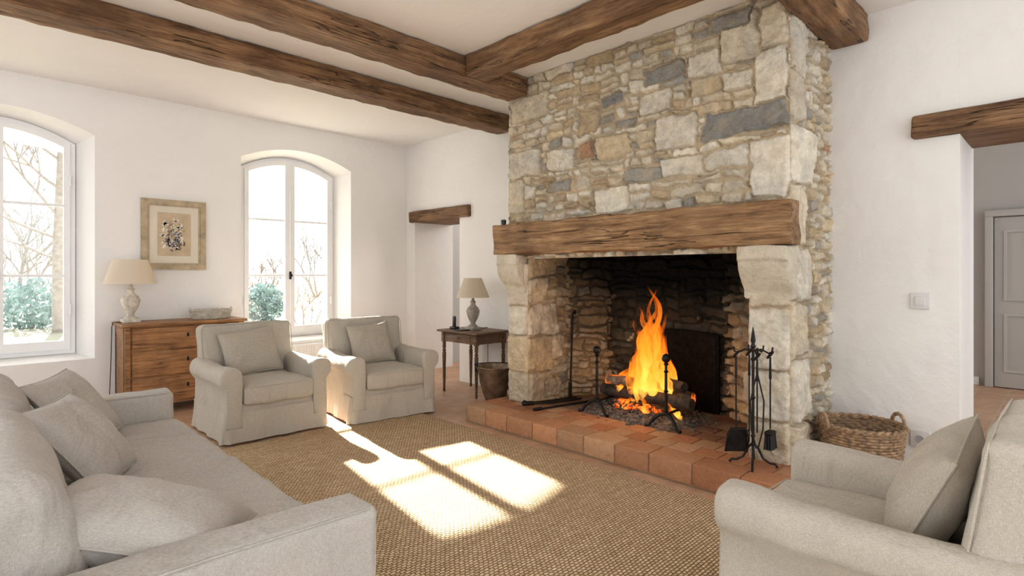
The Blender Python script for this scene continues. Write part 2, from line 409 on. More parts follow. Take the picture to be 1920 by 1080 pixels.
# ------------------------------------------------------------------ masonry
def vn(X,Y,cell,seed):
    gx=X/cell+100; gy=Y/cell+100; ix=np.floor(gx).astype(np.int64); iy=np.floor(gy).astype(np.int64)
    fx=gx-ix; fy=gy-iy; fx=fx*fx*(3-2*fx); fy=fy*fy*(3-2*fy)
    def h(i,j):
        q=(i*374761393+j*668265263+seed*144269)&0xffffffff
        q=((q^(q>>13))*1274126177)&0xffffffff
        return ((q^(q>>16))&0xffff)/65535.0
    return (h(ix,iy)*(1-fx)+h(ix+1,iy)*fx)*(1-fy)+(h(ix,iy+1)*(1-fx)+h(ix+1,iy+1)*fx)*fy
def fb(X,Y,c,s): return vn(X,Y,c,s)*.55+vn(X,Y,c/2,s+1)*.28+vn(X,Y,c/4,s+2)*.17
CREAM=(.76,.67,.525); PALE=(.83,.77,.655); TAN=(.64,.51,.35); GREY=(.46,.43,.38); BLUE=(.38,.37,.35); RED=(.56,.35,.23); SAND=(.73,.61,.43)
PAL=[CREAM,PALE,CREAM,SAND,PALE,TAN,CREAM,SAND,PALE,PALE,TAN,CREAM,GREY,PALE,(.55,.44,.31),CREAM,PALE,GREY,CREAM,PALE]
def split(x,y,w,h,out,rg,sz):
    hm=rg.uniform(.050,.125)*sz; wm=rg.uniform(.13,.38)*sz
    if h<=hm and w<=wm: out.append((x,y,w,h)); return
    if w<.09*sz and h<.09*sz: out.append((x,y,w,h)); return
    if h/hm>=w/wm and h>.08*sz:
        k=rg.uniform(.34,.66); split(x,y,w,h*k,out,rg,sz); split(x,y+h*k,w,h*(1-k),out,rg,sz)
    elif w>.12*sz:
        k=rg.uniform(.30,.70); split(x,y,w*k,h,out,rg,sz); split(x+w*k,y,w*(1-k),h,out,rg,sz)
    else: out.append((x,y,w,h))
def panel(mb,org,uv,nv,W,H,seed,res=.0065,fixed=(),sz=1.0,rough=1.0,mort=(.64,.515,.355),soot=None,taper=(1,1,0,0),pal=PAL,only=False,relief=1.25):
    rg=random.Random(seed); nu=max(2,int(W/res)); nv_=max(2,int(H/res))
    U,V=np.meshgrid(np.linspace(0,W,nu+1),np.linspace(0,H,nv_+1),indexing='ij')
    wa=.030*rough
    Uw=U+(fb(U,V,.12,seed+5)-.5)*2*wa+(vn(U,V,.028,seed+31)-.5)*.011; Vw=V+(fb(U,V,.15,seed+9)-.5)*1.8*wa+(vn(U,V,.028,seed+37)-.5)*.010
    st=[]
    if not only:
        y=-.05
        while y<H+.05:
            hb=rg.uniform(.14,.30)*sz; x=-.05-rg.uniform(0,.1)
            while x<W+.05:
                wbb=rg.uniform(.35,.9)*sz; split(x,y,wbb,hb,st,rg,sz); x+=wbb
            y+=hb
    SD=np.full(U.shape,9.0); ID=np.zeros(U.shape,int); cols=[];hts=[];tilt=[]
    allst=[(s,None) for s in st]+[((f[0],f[1],f[2],f[3]),f[4]) for f in fixed]
    for i,((x,y,w,h),fc) in enumerate(allst):
        c=fc if fc else rg.choice(pal); k=rg.uniform(.90,1.1)
        cols.append([e*k for e in c]); hts.append(rg.uniform(.012,.030) if not fc else rg.uniform(.018,.026)); tilt.append((rg.uniform(-.09,.09),rg.uniform(-.09,.09)))
        i0=max(0,int((x-.06)/W*nu)); i1=min(nu+1,int((x+w+.06)/W*nu)+2); j0=max(0,int((y-.06)/H*nv_)); j1=min(nv_+1,int((y+h+.06)/H*nv_)+2)
        if i0>=i1 or j0>=j1: continue
        sl=(slice(i0,i1),slice(j0,j1)); mt=rg.uniform(.003,.010) if not fc else .005
        px=Uw[sl]-(x+w/2); py=Vw[sl]-(y+h/2); an=rg.uniform(-.07,.07) if not fc else rg.uniform(-.03,.03)
        px,py=px*math.cos(an)+py*math.sin(an),-px*math.sin(an)+py*math.cos(an)
        kk=.45 if not fc else .16
        py=py*(1+rg.uniform(-kk,kk)*px/max(w,.05)); px=px*(1+rg.uniform(-kk,kk)*py/max(h,.05))
        hw=w/2-mt; hh=h/2-mt; r=min(hw,hh)*(rg.uniform(.25,.7) if not fc else .24)
        qx=np.abs(px)-(hw-r); qy=np.abs(py)-(hh-r)
        sd=np.hypot(np.maximum(qx,0),np.maximum(qy,0))+np.minimum(np.maximum(qx,qy),0)-r
        if fc:
            mk=sd<.012; SD[sl]=np.where(mk,sd,SD[sl]); ID[sl]=np.where(mk,i,ID[sl])
        else:
            mk=sd<SD[sl]; SD[sl]=np.where(mk,sd,SD[sl]); ID[sl]=np.where(mk,i,ID[sl])
    cols=np.array(cols); hts=np.array(hts); tilt=np.array(tilt)
    t=np.clip(-SD/.015,0,1); t=t*(2-t)
    cen=np.array([(s[0]+s[2]/2,s[1]+s[3]/2) for s,_ in allst])
    tl=(U-cen[ID][...,0])*tilt[ID][...,0]+(V-cen[ID][...,1])*tilt[ID][...,1]
    Hh=t*(hts[ID]+tl+(fb(U,V,.06,seed+40)-.5)*.030)*relief+(fb(U,V,.03,seed+50)-.5)*.006
    for e,dist in zip(taper,(U,W-U,V,H-V)):
        if e: k=np.clip(dist/.022,0,1); Hh=Hh*np.sqrt(1-(1-k)**2)
    w=np.clip((.003-SD)/.007,0,1)[...,None]
    mot=(fb(U,V,.07,seed+60)[...,None]-.5)
    sc=cols[ID]*(1+.45*mot)+np.array([.05,.02,-.03])*(fb(U,V,.13,seed+70)[...,None]-.5)*2
    stain=np.clip((fb(U,V,.09,seed+80)[...,None]-.60)*5,0,1)*.22
    sc=sc*(1-stain)+np.array([.54,.39,.22])*stain
    mc=np.array(mort)*(1+.35*mot)
    col=np.clip(sc*w+mc*(1-w),.005,1)
    uvec,vvec=Vector(uv[0]),Vector(uv[1]); n_=Vector(nv)
    P=np.array(org)[None,None,:]+U[...,None]*np.array(uvec)+V[...,None]*np.array(vvec)+Hh[...,None]*np.array(n_)
    if soot is not None: col=np.clip(col*soot(P),.004,1)
    P=P.reshape(-1,3); col=col.reshape(-1,3)
    o=len(mb.v); mb.v+= [tuple(q) for q in P.tolist()]; mb.c+=[(a,b,c,1) for a,b,c in col.tolist()]
    nn=nv_+1
    I,J=np.meshgrid(np.arange(nu),np.arange(nv_),indexing='ij'); a=(I*nn+J+o).ravel()
    mb.f+= [tuple(q) for q in np.stack([a,a+nn,a+nn+1,a+1],1).tolist()]
def FR(u0,v0,u1,v1,c,x=XB,yo=YR,zo=1.55):
    ya,za=at_x(u0,(v0+v1)/2,x); yb,zb=at_x(u1,(v0+v1)/2,x); um=(u0+u1)/2
    _,zt=at_x(um,v0,x); _,z0=at_x(um,v1,x)
    return (min(ya,yb)-yo,z0-zo,abs(ya-yb),zt-z0,c)
X_,Y_,Z_=(1,0,0),(0,1,0),(0,0,1)
fp=thing('fireplace','large rubble stone fireplace with open hearth, carved corbels and wooden mantel beam','fireplace',(XB,2.63,0))
fx=[FR(1415,90,1480,200,PALE),FR(1355,30,1425,112,CREAM),FR(1405,258,1482,370,PALE),FR(1318,200,1482,250,BLUE),FR(1425,10,1480,85,CREAM),
    FR(955,281,1017,332,PALE),FR(958,180,1032,225,CREAM),FR(953,338,985,402,CREAM),FR(1228,218,1308,278,PALE),FR(1115,350,1183,400,PALE),FR(1175,315,1243,345,GREY),
    FR(1088,266,1115,300,RED),FR(1295,140,1355,176,SAND),FR(1210,122,1285,152,BLUE),FR(1130,178,1168,200,BLUE),FR(1242,290,1320,332,PALE),FR(1322,280,1402,316,PALE),
    FR(1120,250,1185,295,SAND),FR(1030,338,1072,360,GREY),FR(1330,25,1415,55,GREY),FR(1290,95,1355,140,PALE),FR(1087,205,1125,250,TAN),FR(1355,132,1412,168,PALE),FR(1030,278,1080,318,PALE),FR(1200,170,1262,215,PALE)]
m=MB()
panel(m,(XB,YR,1.55),(Y_,Z_),(-1,0,0),YL-YR,ZC-1.55,11,fixed=fx,sz=1.12)
fs_=[(0,2.75,.30,.42,PALE),(0,2.42,.20,.32,CREAM),(0,2.02,.40,.38,PALE),(0,1.60,.26,.40,CREAM),(0,1.22,.36,.36,PALE),(0,.85,.26,.36,CREAM),(0,.42,.38,.40,PALE),(0,.0,.30,.4,CREAM),(.62,2.3,.15,.07,RED)]
panel(m,(XB,YR,0),(X_,Z_),(0,-1,0),XW-XB,ZC,23,fixed=fs_,taper=(1,0,0,0),sz=1.1)
panel(m,(XB,YL,0),(X_,Z_),(0,1,0),XW-XB,ZC,29,res=.02,taper=(1,0,0,0))
m.build('chimney_breast',MS,fp,sharp=80)
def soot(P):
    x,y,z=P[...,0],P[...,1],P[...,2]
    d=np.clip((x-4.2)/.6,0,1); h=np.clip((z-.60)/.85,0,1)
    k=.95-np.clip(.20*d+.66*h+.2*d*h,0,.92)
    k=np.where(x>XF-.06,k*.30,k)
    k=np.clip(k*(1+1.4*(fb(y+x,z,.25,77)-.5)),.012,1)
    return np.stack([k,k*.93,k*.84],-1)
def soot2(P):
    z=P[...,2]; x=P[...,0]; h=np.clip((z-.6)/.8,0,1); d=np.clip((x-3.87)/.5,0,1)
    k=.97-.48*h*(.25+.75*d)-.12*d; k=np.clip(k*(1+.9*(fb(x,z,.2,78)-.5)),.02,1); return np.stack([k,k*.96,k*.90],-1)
def blocks(W,hs,cs): 
    out=[];z=0
    for h,c in zip(hs,cs): out.append((-.01,z,W+.02,h,c)); z+=h
    return out
hsL=[.30,.36,.28,.22,.20,.3]; hsR=[.34,.26,.34,.26,.3,.3]
m=MB()
panel(m,(XB,3.686,HH),(Y_,Z_),(-1,0,0),YL-3.686,1.5-HH,31,fixed=blocks(.26,hsL,[CREAM,SAND,PALE,CREAM,PALE,CREAM]),only=True,rough=.5)
CK=[(-.01,0,.30,.30,CREAM),(-.01,.30,.34,.36,SAND),(-.01,.66,.42,.30,PALE),(-.01,.96,.28,.26,CREAM),(-.01,1.22,.4,.3,SAND),(.34,.40,.16,.26,PALE),(.22,.02,.24,.2,CREAM)]
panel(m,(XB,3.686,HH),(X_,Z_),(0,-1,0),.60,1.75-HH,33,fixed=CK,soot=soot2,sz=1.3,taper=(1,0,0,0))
m.build('pillar',MS,fp,sharp=80)
m=MB()
panel(m,(XB,YR,0),(Y_,Z_),(-1,0,0),1.577-YR,1.5,35,fixed=blocks(.27,[.42,.34,.42,.34,.4],[CREAM,PALE,PALE,CREAM,CREAM]),only=True,rough=.5)
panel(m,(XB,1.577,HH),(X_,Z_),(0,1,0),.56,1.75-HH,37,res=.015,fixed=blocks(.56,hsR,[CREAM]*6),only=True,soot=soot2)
m.build('pillar',MS,fp,sharp=80)
m=MB()
def seg(a,b,seed,**k):
    d=Vector((b[0]-a[0],b[1]-a[1],0)); L=d.length; d.normalize(); n_=Vector((-d.y,d.x,0))
    if n_.x*(4.0-a[0])+n_.y*(2.7-a[1])<0: n_=-n_
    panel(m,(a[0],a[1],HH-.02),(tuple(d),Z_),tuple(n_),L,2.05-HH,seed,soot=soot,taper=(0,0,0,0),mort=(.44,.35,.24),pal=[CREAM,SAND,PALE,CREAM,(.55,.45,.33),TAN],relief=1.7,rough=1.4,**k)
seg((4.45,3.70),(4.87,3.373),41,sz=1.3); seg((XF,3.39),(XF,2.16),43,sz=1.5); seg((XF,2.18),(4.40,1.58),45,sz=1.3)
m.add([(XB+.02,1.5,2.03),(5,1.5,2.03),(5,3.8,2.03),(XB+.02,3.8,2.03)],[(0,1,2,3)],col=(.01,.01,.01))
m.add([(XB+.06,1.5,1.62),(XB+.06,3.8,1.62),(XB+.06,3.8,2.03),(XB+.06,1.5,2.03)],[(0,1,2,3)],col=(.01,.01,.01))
m.build('firebox',MS,fp,sharp=80)
def corbel(y0,y1,seed):
    cp=[(XB+.05,1.59),(3.70,1.59),(3.70,1.50),(3.715,1.49),(3.72,1.43),(3.735,1.385),(3.765,1.335),(3.80,1.30),(3.825,1.28),(3.83,1.235),(XB+.05,1.235)]
    m=MB(); N=12
    rr=[(y0,.012)]+[(y0+.012+(y1-y0-.024)*i/N,0) for i in range(N+1)]+[(y1,.012)]
    dp=[]
    for i in range(len(cp)):
        a=cp[i]; b=cp[(i+1)%len(cp)]; k=max(1,int(math.dist(a,b)/.02))
        for j in range(k): dp.append((a[0]+(b[0]-a[0])*j/k,a[1]+(b[1]-a[1])*j/k))
    m.prism(dp,rr,axis='y',noi_=.014)
    m.c=[(.77+.1*noise.noise(Vector(q)*8),.70+.1*noise.noise(Vector(q)*8),.57+.1*noise.noise(Vector(q)*8),1) for q in m.v]
    m.build('corbel',MS,fp,sharp=60)
corbel(3.70,3.985,1); corbel(1.275,1.60,2)
m=MB(); m.rbox(3.68,3.865,1.249,4.007,1.593,1.88,.014,(3,50,6),2,wr=.010,ws=3.5)
for i,(x,y,z) in enumerate(m.v):
    q=noise.noise_vector(Vector((x*8,y*5,z*8)))*.013; m.v[i]=(x+q.x,y+q.y,z+q.z)
m.build('mantel',WM_,fp)
# hearth
m=MB(); m.rbox(3.415,4.9,1.16,4.09,0,HH-.012,.003,col=(.48,.37,.26))
rg=random.Random(5)
def tcol():
    k=rg.uniform(.86,1.14); b=rg.choice([(.60,.29,.155),(.64,.35,.20),(.55,.26,.14),(.65,.41,.25)]); return tuple(e*k for e in b)
y=1.15
while y<4.09:
    w=min(rg.uniform(.26,.33),4.10-y)
    if w>.05: m.rbox(3.405,3.62,y+.003,y+w-.003,.012,HH+rg.uniform(-.002,.003),.010,(1,2,1),2,wr=.004,ws=9,col=tcol())
    y+=w
for rx in range(7):
    x0=3.62+rx*.185; y=1.15+(.1 if rx%2 else 0)
    if y>1.15: m.rbox(x0+.003,x0+.182,1.154,y-.003,HH-.03,HH,.006,1,2,col=tcol())
    while y<4.09:
        w=min(.185,4.10-y)
        if w>.04: 
            c=tcol()
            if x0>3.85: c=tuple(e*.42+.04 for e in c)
            m.rbox(x0+.003,x0+.182,y+.003,y+w-.003,HH-.03,HH+rg.uniform(-.002,.002),.006,1,2,col=c)
        y+=w
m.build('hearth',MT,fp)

# ------------------------------------------------------------------ fire and irons
m=MB(); rg=random.Random(3); N=60; K=44
vs=[];fs=[]
for i in range(N+1):
    for j in range(K+1):
        a=i/N;b=j/K; x=3.98+.79*b; yy=2.16+1.12*a
        e=max(0,1-((a-.5)*2)**2)*max(0,1-((b-.5)*2)**2)
        z=HH-.012+.075*e**.7+ (noise.noise(Vector((x*18,yy*18,1)))*.022+noise.noise(Vector((x*45,yy*45,1)))*.014)*min(1,e*5)
        vs.append((x,yy,z))
for i in range(N):
    for j in range(K): a=i*(K+1)+j; fs.append((a,a+1,a+K+2,a+K+1))
m.add(vs,fs)
for i in range(360):
    x=rg.gauss(4.32,.2); yy=rg.gauss(2.72,.28); s=rg.uniform(.006,.02)
    if not(3.88<x<4.72 and 2.0<yy<3.4): continue
    e=max(0,1-((yy-2.72)/.56)**2)*max(0,1-((x-4.375)/.395)**2)
    m.ball((x,yy,HH+.002+.068*e**.7),s,6,(1,rg.uniform(.6,1.4),rg.uniform(.5,1)))
tag(m.build('ash_heap',ASH,smooth=True),'bed of grey ash and cinders under the burning logs','ash',kind='stuff')
m=MB()
for i in range(80):
    m.ball((rg.gauss(4.24,.06),rg.gauss(2.70,.10),HH+.065+rg.uniform(0,.03)),rg.uniform(.012,.028),7,(1,rg.uniform(.7,1.5),.8))
tag(m.build('embers',EMB),'glowing orange embers beneath the fire','embers',kind='stuff')
def log(p0,p1,r,label,mat):
    m=MB(); p0=Vector(p0);p1=Vector(p1); N=14; seg=14; vs=[];fs=[]
    d=(p1-p0); t=d.normalized(); a=t.cross(Vector((0,0,1))).normalized(); b=a.cross(t)
    for i in range(N+1):
        c=p0+d*i/N
        for k in range(seg):
            an=2*PI*k/seg; rr=r*(1+.22*noise.noise(Vector((math.cos(an)*1.4,math.sin(an)*1.4,i*.35))+p0*7))*(1 if 0<i<N else .93)
            vs.append(c+(a*math.cos(an)+b*math.sin(an))*rr)
    for i in range(N):
        for k in range(seg): fs.append((i*seg+k,i*seg+(k+1)%seg,(i+1)*seg+(k+1)%seg,(i+1)*seg+k))
    fs.append(tuple(range(seg))[::-1]); fs.append(tuple(N*seg+k for k in range(seg)))
    m.add(vs,fs); return tag(m.build('firewood_log',mat),label,'log','burning logs')
log((4.24,2.20,.335),(4.28,3.12,.335),.055,'long charred log lying across both andirons at the front of the fire',BARK)
log((4.40,2.28,.345),(4.38,3.05,.345),.06,'burning log across the andirons behind the front log',LOGG)
log((4.20,3.02,.445),(4.36,2.45,.43),.048,'log with its cut end pointing left on top of the fire',LOGG)
log((4.46,2.92,.46),(4.30,2.30,.455),.045,'crooked log tilted on top of the pile toward the right andiron',BARK)
log((4.28,2.98,.225),(4.33,2.45,.225),.042,'glowing log low in the ash under the front log',LOGG)
m=MB(); rg=random.Random(12)
def flame(bx,by,bz,h,w,sd,hot):
    N=22; seg=10; vs=[];fs=[];cs=[]
    for i in range(N+1):
        t=i/N
        rad=w*(min(1,(t+.04)/.22)**.7)*(1-t)**.85*(1+.28*math.sin(t*11+sd*3))+.001
        off=noise.noise_vector(Vector((sd*3.1,0,t*h*4.2)))*(.13*t)*(.5+h)
        cx=bx+off.x*.7; cy=by+off.y+(-(by-2.62))*t*.45; cz=bz+h*t
        for k in range(seg):
            an=2*PI*k/seg; q=1+.35*noise.noise(Vector((math.cos(an),math.sin(an),t*5+sd)))
            vs.append((cx+math.cos(an)*rad*q*.6,cy+math.sin(an)*rad*q,cz))
            tt=min(1,t*1.1+(1-hot)*.3)
            c1=np.array([2.4,1.2,.24]); c2=np.array([1.7,.54,.045]); c3=np.array([1.15,.22,.015])
            c=c1*(1-tt*2)+c2*tt*2 if tt<.5 else c2*(2-tt*2)+c3*(tt*2-1)
            al=(1-t**2.5)*min(1,.35+t*4)*(.8 if hot>.5 else .55)
            cs.append((float(c[0]),float(c[1]),float(c[2]),al))
    for i in range(N):
        for k in range(seg): fs.append((i*seg+k,i*seg+(k+1)%seg,(i+1)*seg+(k+1)%seg,(i+1)*seg+k))
    m.add(vs,fs,None,cs)
for i in range(56):
    by=rg.gauss(2.66,.16); by=max(2.32,min(3.0,by)); bx=rg.uniform(4.20,4.42)
    k=math.exp(-((by-2.62)/.17)**2)
    h=(.26+.60*k)*rg.uniform(.55,1.0); flame(bx,by,rg.uniform(.26,.42),h,rg.uniform(.035,.07),i*1.7,rg.uniform(.2,1))
flame(4.32,2.60,.36,.96,.080,3.3,1); flame(4.30,2.67,.36,.78,.08,8.1,1); flame(4.33,2.53,.36,.70,.07,11.9,1); flame(4.3,2.76,.34,.56,.075,15.2,.9); flame(4.3,2.84,.36,.42,.06,19.2,.9); flame(4.35,2.62,.5,.78,.06,23.9,.6); flame(4.28,2.55,.5,.62,.06,27.3,.5); flame(4.28,2.43,.36,.42,.06,31,.8)
for (bx,by,bz,h,w) in ((4.25,2.33,.2,.26,.035),(4.2,2.28,.2,.18,.03),(4.22,2.92,.33,.22,.03),(4.2,2.84,.2,.14,.03),(4.18,2.6,.2,.16,.04)): flame(bx,by,bz,h,w,bz*40+by,.6)
tag(m.build('fire_flames',FLM),'tall orange and yellow flames rising from the burning logs','fire')
def andiron(y,label):
    t=thing('andiron',label,'andiron',(4.05,y,HH),group='pair of andirons')
    m=MB(); m.tube([(4.05,y,HH+.10),(4.05,y,HH+.30),(4.05,y,HH+.52)],[.014,.012,.010],10)
    for z in (.14,.30,.46): m.lathe([(.011,-.012),(.021,0),(.011,.012)],12,T((4.05,y,HH+z)))
    m.build('post',IRON,t)
    m=MB(); m.lathe([(.012,-.05),(.022,-.04),(.012,-.03),(.03,-.012),(.037,.008),(.03,.03),(.012,.042),(.003,.046)],16,T((4.05,y,HH+.56))); m.build('finial',IRON,t)
    for s in (-1,1):
        m=MB(); m.tube([(4.05+.0*s,y,HH+.12),(4.03,y+s*.05,HH+.105),(4.01,y+s*.10,HH+.06),(4.0,y+s*.125,HH+.018),(3.99,y+s*.16,HH+.012)],[.014,.014,.013,.012,.015],8); m.build('foot',IRON,t)
    m=MB(); m.tube([(4.05,y,HH+.11),(4.2,y,HH+.115),(4.6,y,HH+.115),(4.62,y,HH+.08),(4.62,y,HH+.01)],.012,8); m.build('log_bar',IRON,t)
andiron(3.02,'wrought iron andiron with ball finial left of the flames'); andiron(2.33,'wrought iron andiron with ball finial in front of the right side of the flames')
t=thing('fireback','dark cast iron fireback plate standing at the back of the firebox behind the flames','fireback',(4.78,2.58,HH))
P=[(2.22,HH+.005),(2.22,.86)]+[(2.22+.72*i/14,.86+.03*math.sin(PI*i/14)) for i in range(1,14)]+[(2.94,.86),(2.94,HH+.005)]
m=MB(); m.prism(P,[(4.76,.008),(4.765,0),(4.79,0)],axis='x'); m.build('plate',IRON2,t)
m=MB(); m.tube([(4.758,a,b) for a,b in [(p[0]+(2.58-p[0])*.07,p[1]+(.6-p[1])*.06) for p in P]],.006,6,True)
for cy in (2.33,2.46,2.70,2.83):
    m.tube([(4.760,cy-.05,.35),(4.760,cy-.05,.66),(4.760,cy,.74),(4.760,cy+.05,.66),(4.760,cy+.05,.35)],.005,6); m.tube([(4.760,cy+.03*math.cos(a*PI/6),.55+.03*math.sin(a*PI/6)) for a in range(12)],.005,6,True)
m.build('relief',IRON2,t)
m=MB(); m.tube([(4.34,3.57,HH+.01),(4.40,3.60,.6),(4.46,3.635,.96)],.010,8); m.tube([(4.46,3.635,.95),(4.47,3.64,1.0),(4.455,3.60,1.03),(4.44,3.58,1.0)],.010,8); m.tube([(4.34,3.57,HH+.02),(4.35,3.575,HH+.16)],.018,8)
tag(m.build('fire_poker',IRON),'iron poker leaning against the left inner wall of the firebox','poker')
t=thing('fire_tongs','long iron tongs lying on the hearth beside the left stone pillar','tongs',(4.05,3.52,HH))
for dy,dz in ((0,0),(.06,.0)):
    m=MB(); m.tube([(3.72,3.60-dy*.2,HH+.045),(3.95,3.575-dy,HH+.03),(4.35,3.50-dy,HH+.02)],.011,8); m.tube([(3.70,3.60-dy*.2,HH+.047),(3.80,3.59-dy*.4,HH+.04)],.02,8); m.build('arm',IRON,t)
m=MB(); m.ball((3.71,3.597,HH+.05),.028,10); m.build('pivot',IRON,t)
m=MB(); m.tube([(3.74,3.46,HH+.012),(4.02,3.40,HH+.012),(4.34,3.33,HH+.012)],.01,8); m.tube([(3.70,3.47,HH+.014),(3.78,3.45,HH+.014)],.017,8); tag(m.build('fire_poker',IRON),'straight iron rod lying flat on the hearth left of the left andiron','poker')
SX,SY=3.66,1.475
t=thing('fire_tool_stand','black wrought iron fireplace tool stand on the hearth by the right pillar','tool stand',(SX,SY,HH))
m=MB(); m.tube([(SX,SY,HH+.12),(SX,SY,.92)],.009,10); 
for z in (.35,.6,.85): m.lathe([(.009,-.012),(.016,0),(.009,.012)],12,T((SX,SY,z)))
m.build('pole',IRON,t)
m=MB(); m.lathe([(.01,0),(.018,.012),(.01,.03),(.016,.05),(.012,.08),(.004,.13),(.002,.14)],12,T((SX,SY,.92))); m.build('finial',IRON,t)
for a in (20,110,200,290):
    c,s=math.cos(math.radians(a)),math.sin(math.radians(a)); m=MB()
    m.tube([(SX+c*r_,SY+s*r_,HH+z_) for r_,z_ in ((0,.15),(.03,.12),(.06,.055),(.10,.03),(.13,.028),(.145,.012),(.135,.008))],.0075,8); m.build('foot',IRON,t)
HK=[]
for a in (35,125,215,305,350):
    c,s=math.cos(math.radians(a)),math.sin(math.radians(a)); m=MB()
    m.tube([(SX+c*r_,SY+s*r_,.90+z_) for r_,z_ in ((0,.0),(.05,.015),(.095,-.01),(.115,.0),(.12,.03))],.006,6); m.build('hook',IRON,t); HK.append((SX+c*.105,SY+s*.105))
def hung(name,label,cat,p,kind):
    x,y=p; t=thing(name,label,cat,(x,y,.27)); zt=.885
    m=MB(); m.tube([(x+.018*math.cos(k*PI/5),y-.018*math.sin(k*PI/5),zt-.005+.022*math.sin(k*PI/5+.6)) for k in range(10)],.005,6,True)
    m.tube([(x,y,zt-.02),(x,y,zt-.16)],[.006,.009],8); m.build('handle',IRON,t)
    m=MB(); m.tube([(x,y,zt-.15),(x,y,.40)],.005,8); m.build('shaft',IRON,t)
    if kind=='shovel':
        m=MB(); P=[(-.045,.16),(.045,.16),(.065,.12),(.07,0),(-.07,0),(-.065,.12)]
        M_=T((x,y,.245))@R(-45,'Z')@R(8,'X')
        m.prism(P,[(-.003,0),(.003,0)],M_,axis='y'); m.tube([(-.07,0,0),(-.07,0-.02,.1),(-.045,-.02,.16),(.045,-.02,.16),(.07,-.02,.1),(.07,0,0)],.006,6,False,M_); m.build('blade',IRON,t)
    elif kind=='brush':
        m=MB(); m.rbox(x-.04,x+.04,y-.026,y+.026,.36,.39,.012); m.build('head',IRON,t)
        m=MB()
        for i in range(90):
            a,b=random.uniform(-.035,.035),random.uniform(-.022,.022); m.tube([(x+a,y+b,.365),(x+a*1.25,y+b*1.25,.27)],.003,4)
        m.build('bristles',BLK,t)
    elif kind=='tongs':
        for s in (-1,1):
            m=MB(); m.tube([(x,y,.78),(x+s*.03,y-s*.03,.6),(x+s*.026,y-s*.026,.42),(x+s*.004,y-s*.004,.30)],.005,6); m.build('jaw',IRON,t)
    else:
        m=MB(); m.tube([(x,y,.42),(x,y,.28)],[.006,.003],6); m.tube([(x,y,.36),(x-.03,y+.03,.34),(x-.035,y+.035,.31)],.005,6); m.build('tip',IRON,t)
    return t
hung('fire_shovel','iron ash shovel with wide blade hanging on the left side of the tool stand','shovel',HK[1],'shovel')
hung('hearth_brush','dark hearth brush hanging on the right side of the tool stand','brush',HK[3],'brush')
hung('fire_tongs','iron tongs hanging at the front of the fireplace tool stand','tongs',HK[2],'tongs')
hung('fire_poker','iron poker hanging at the back of the fireplace tool stand','poker',HK[0],'poker')

# ------------------------------------------------------------------ rug
m=MB(); m.rbox(.45,3.27,-.4,4.76,.001,.014,.005,(20,30,1))
tag(m.build('area_rug',RUG),'large woven natural jute rug in front of the hearth','rug')

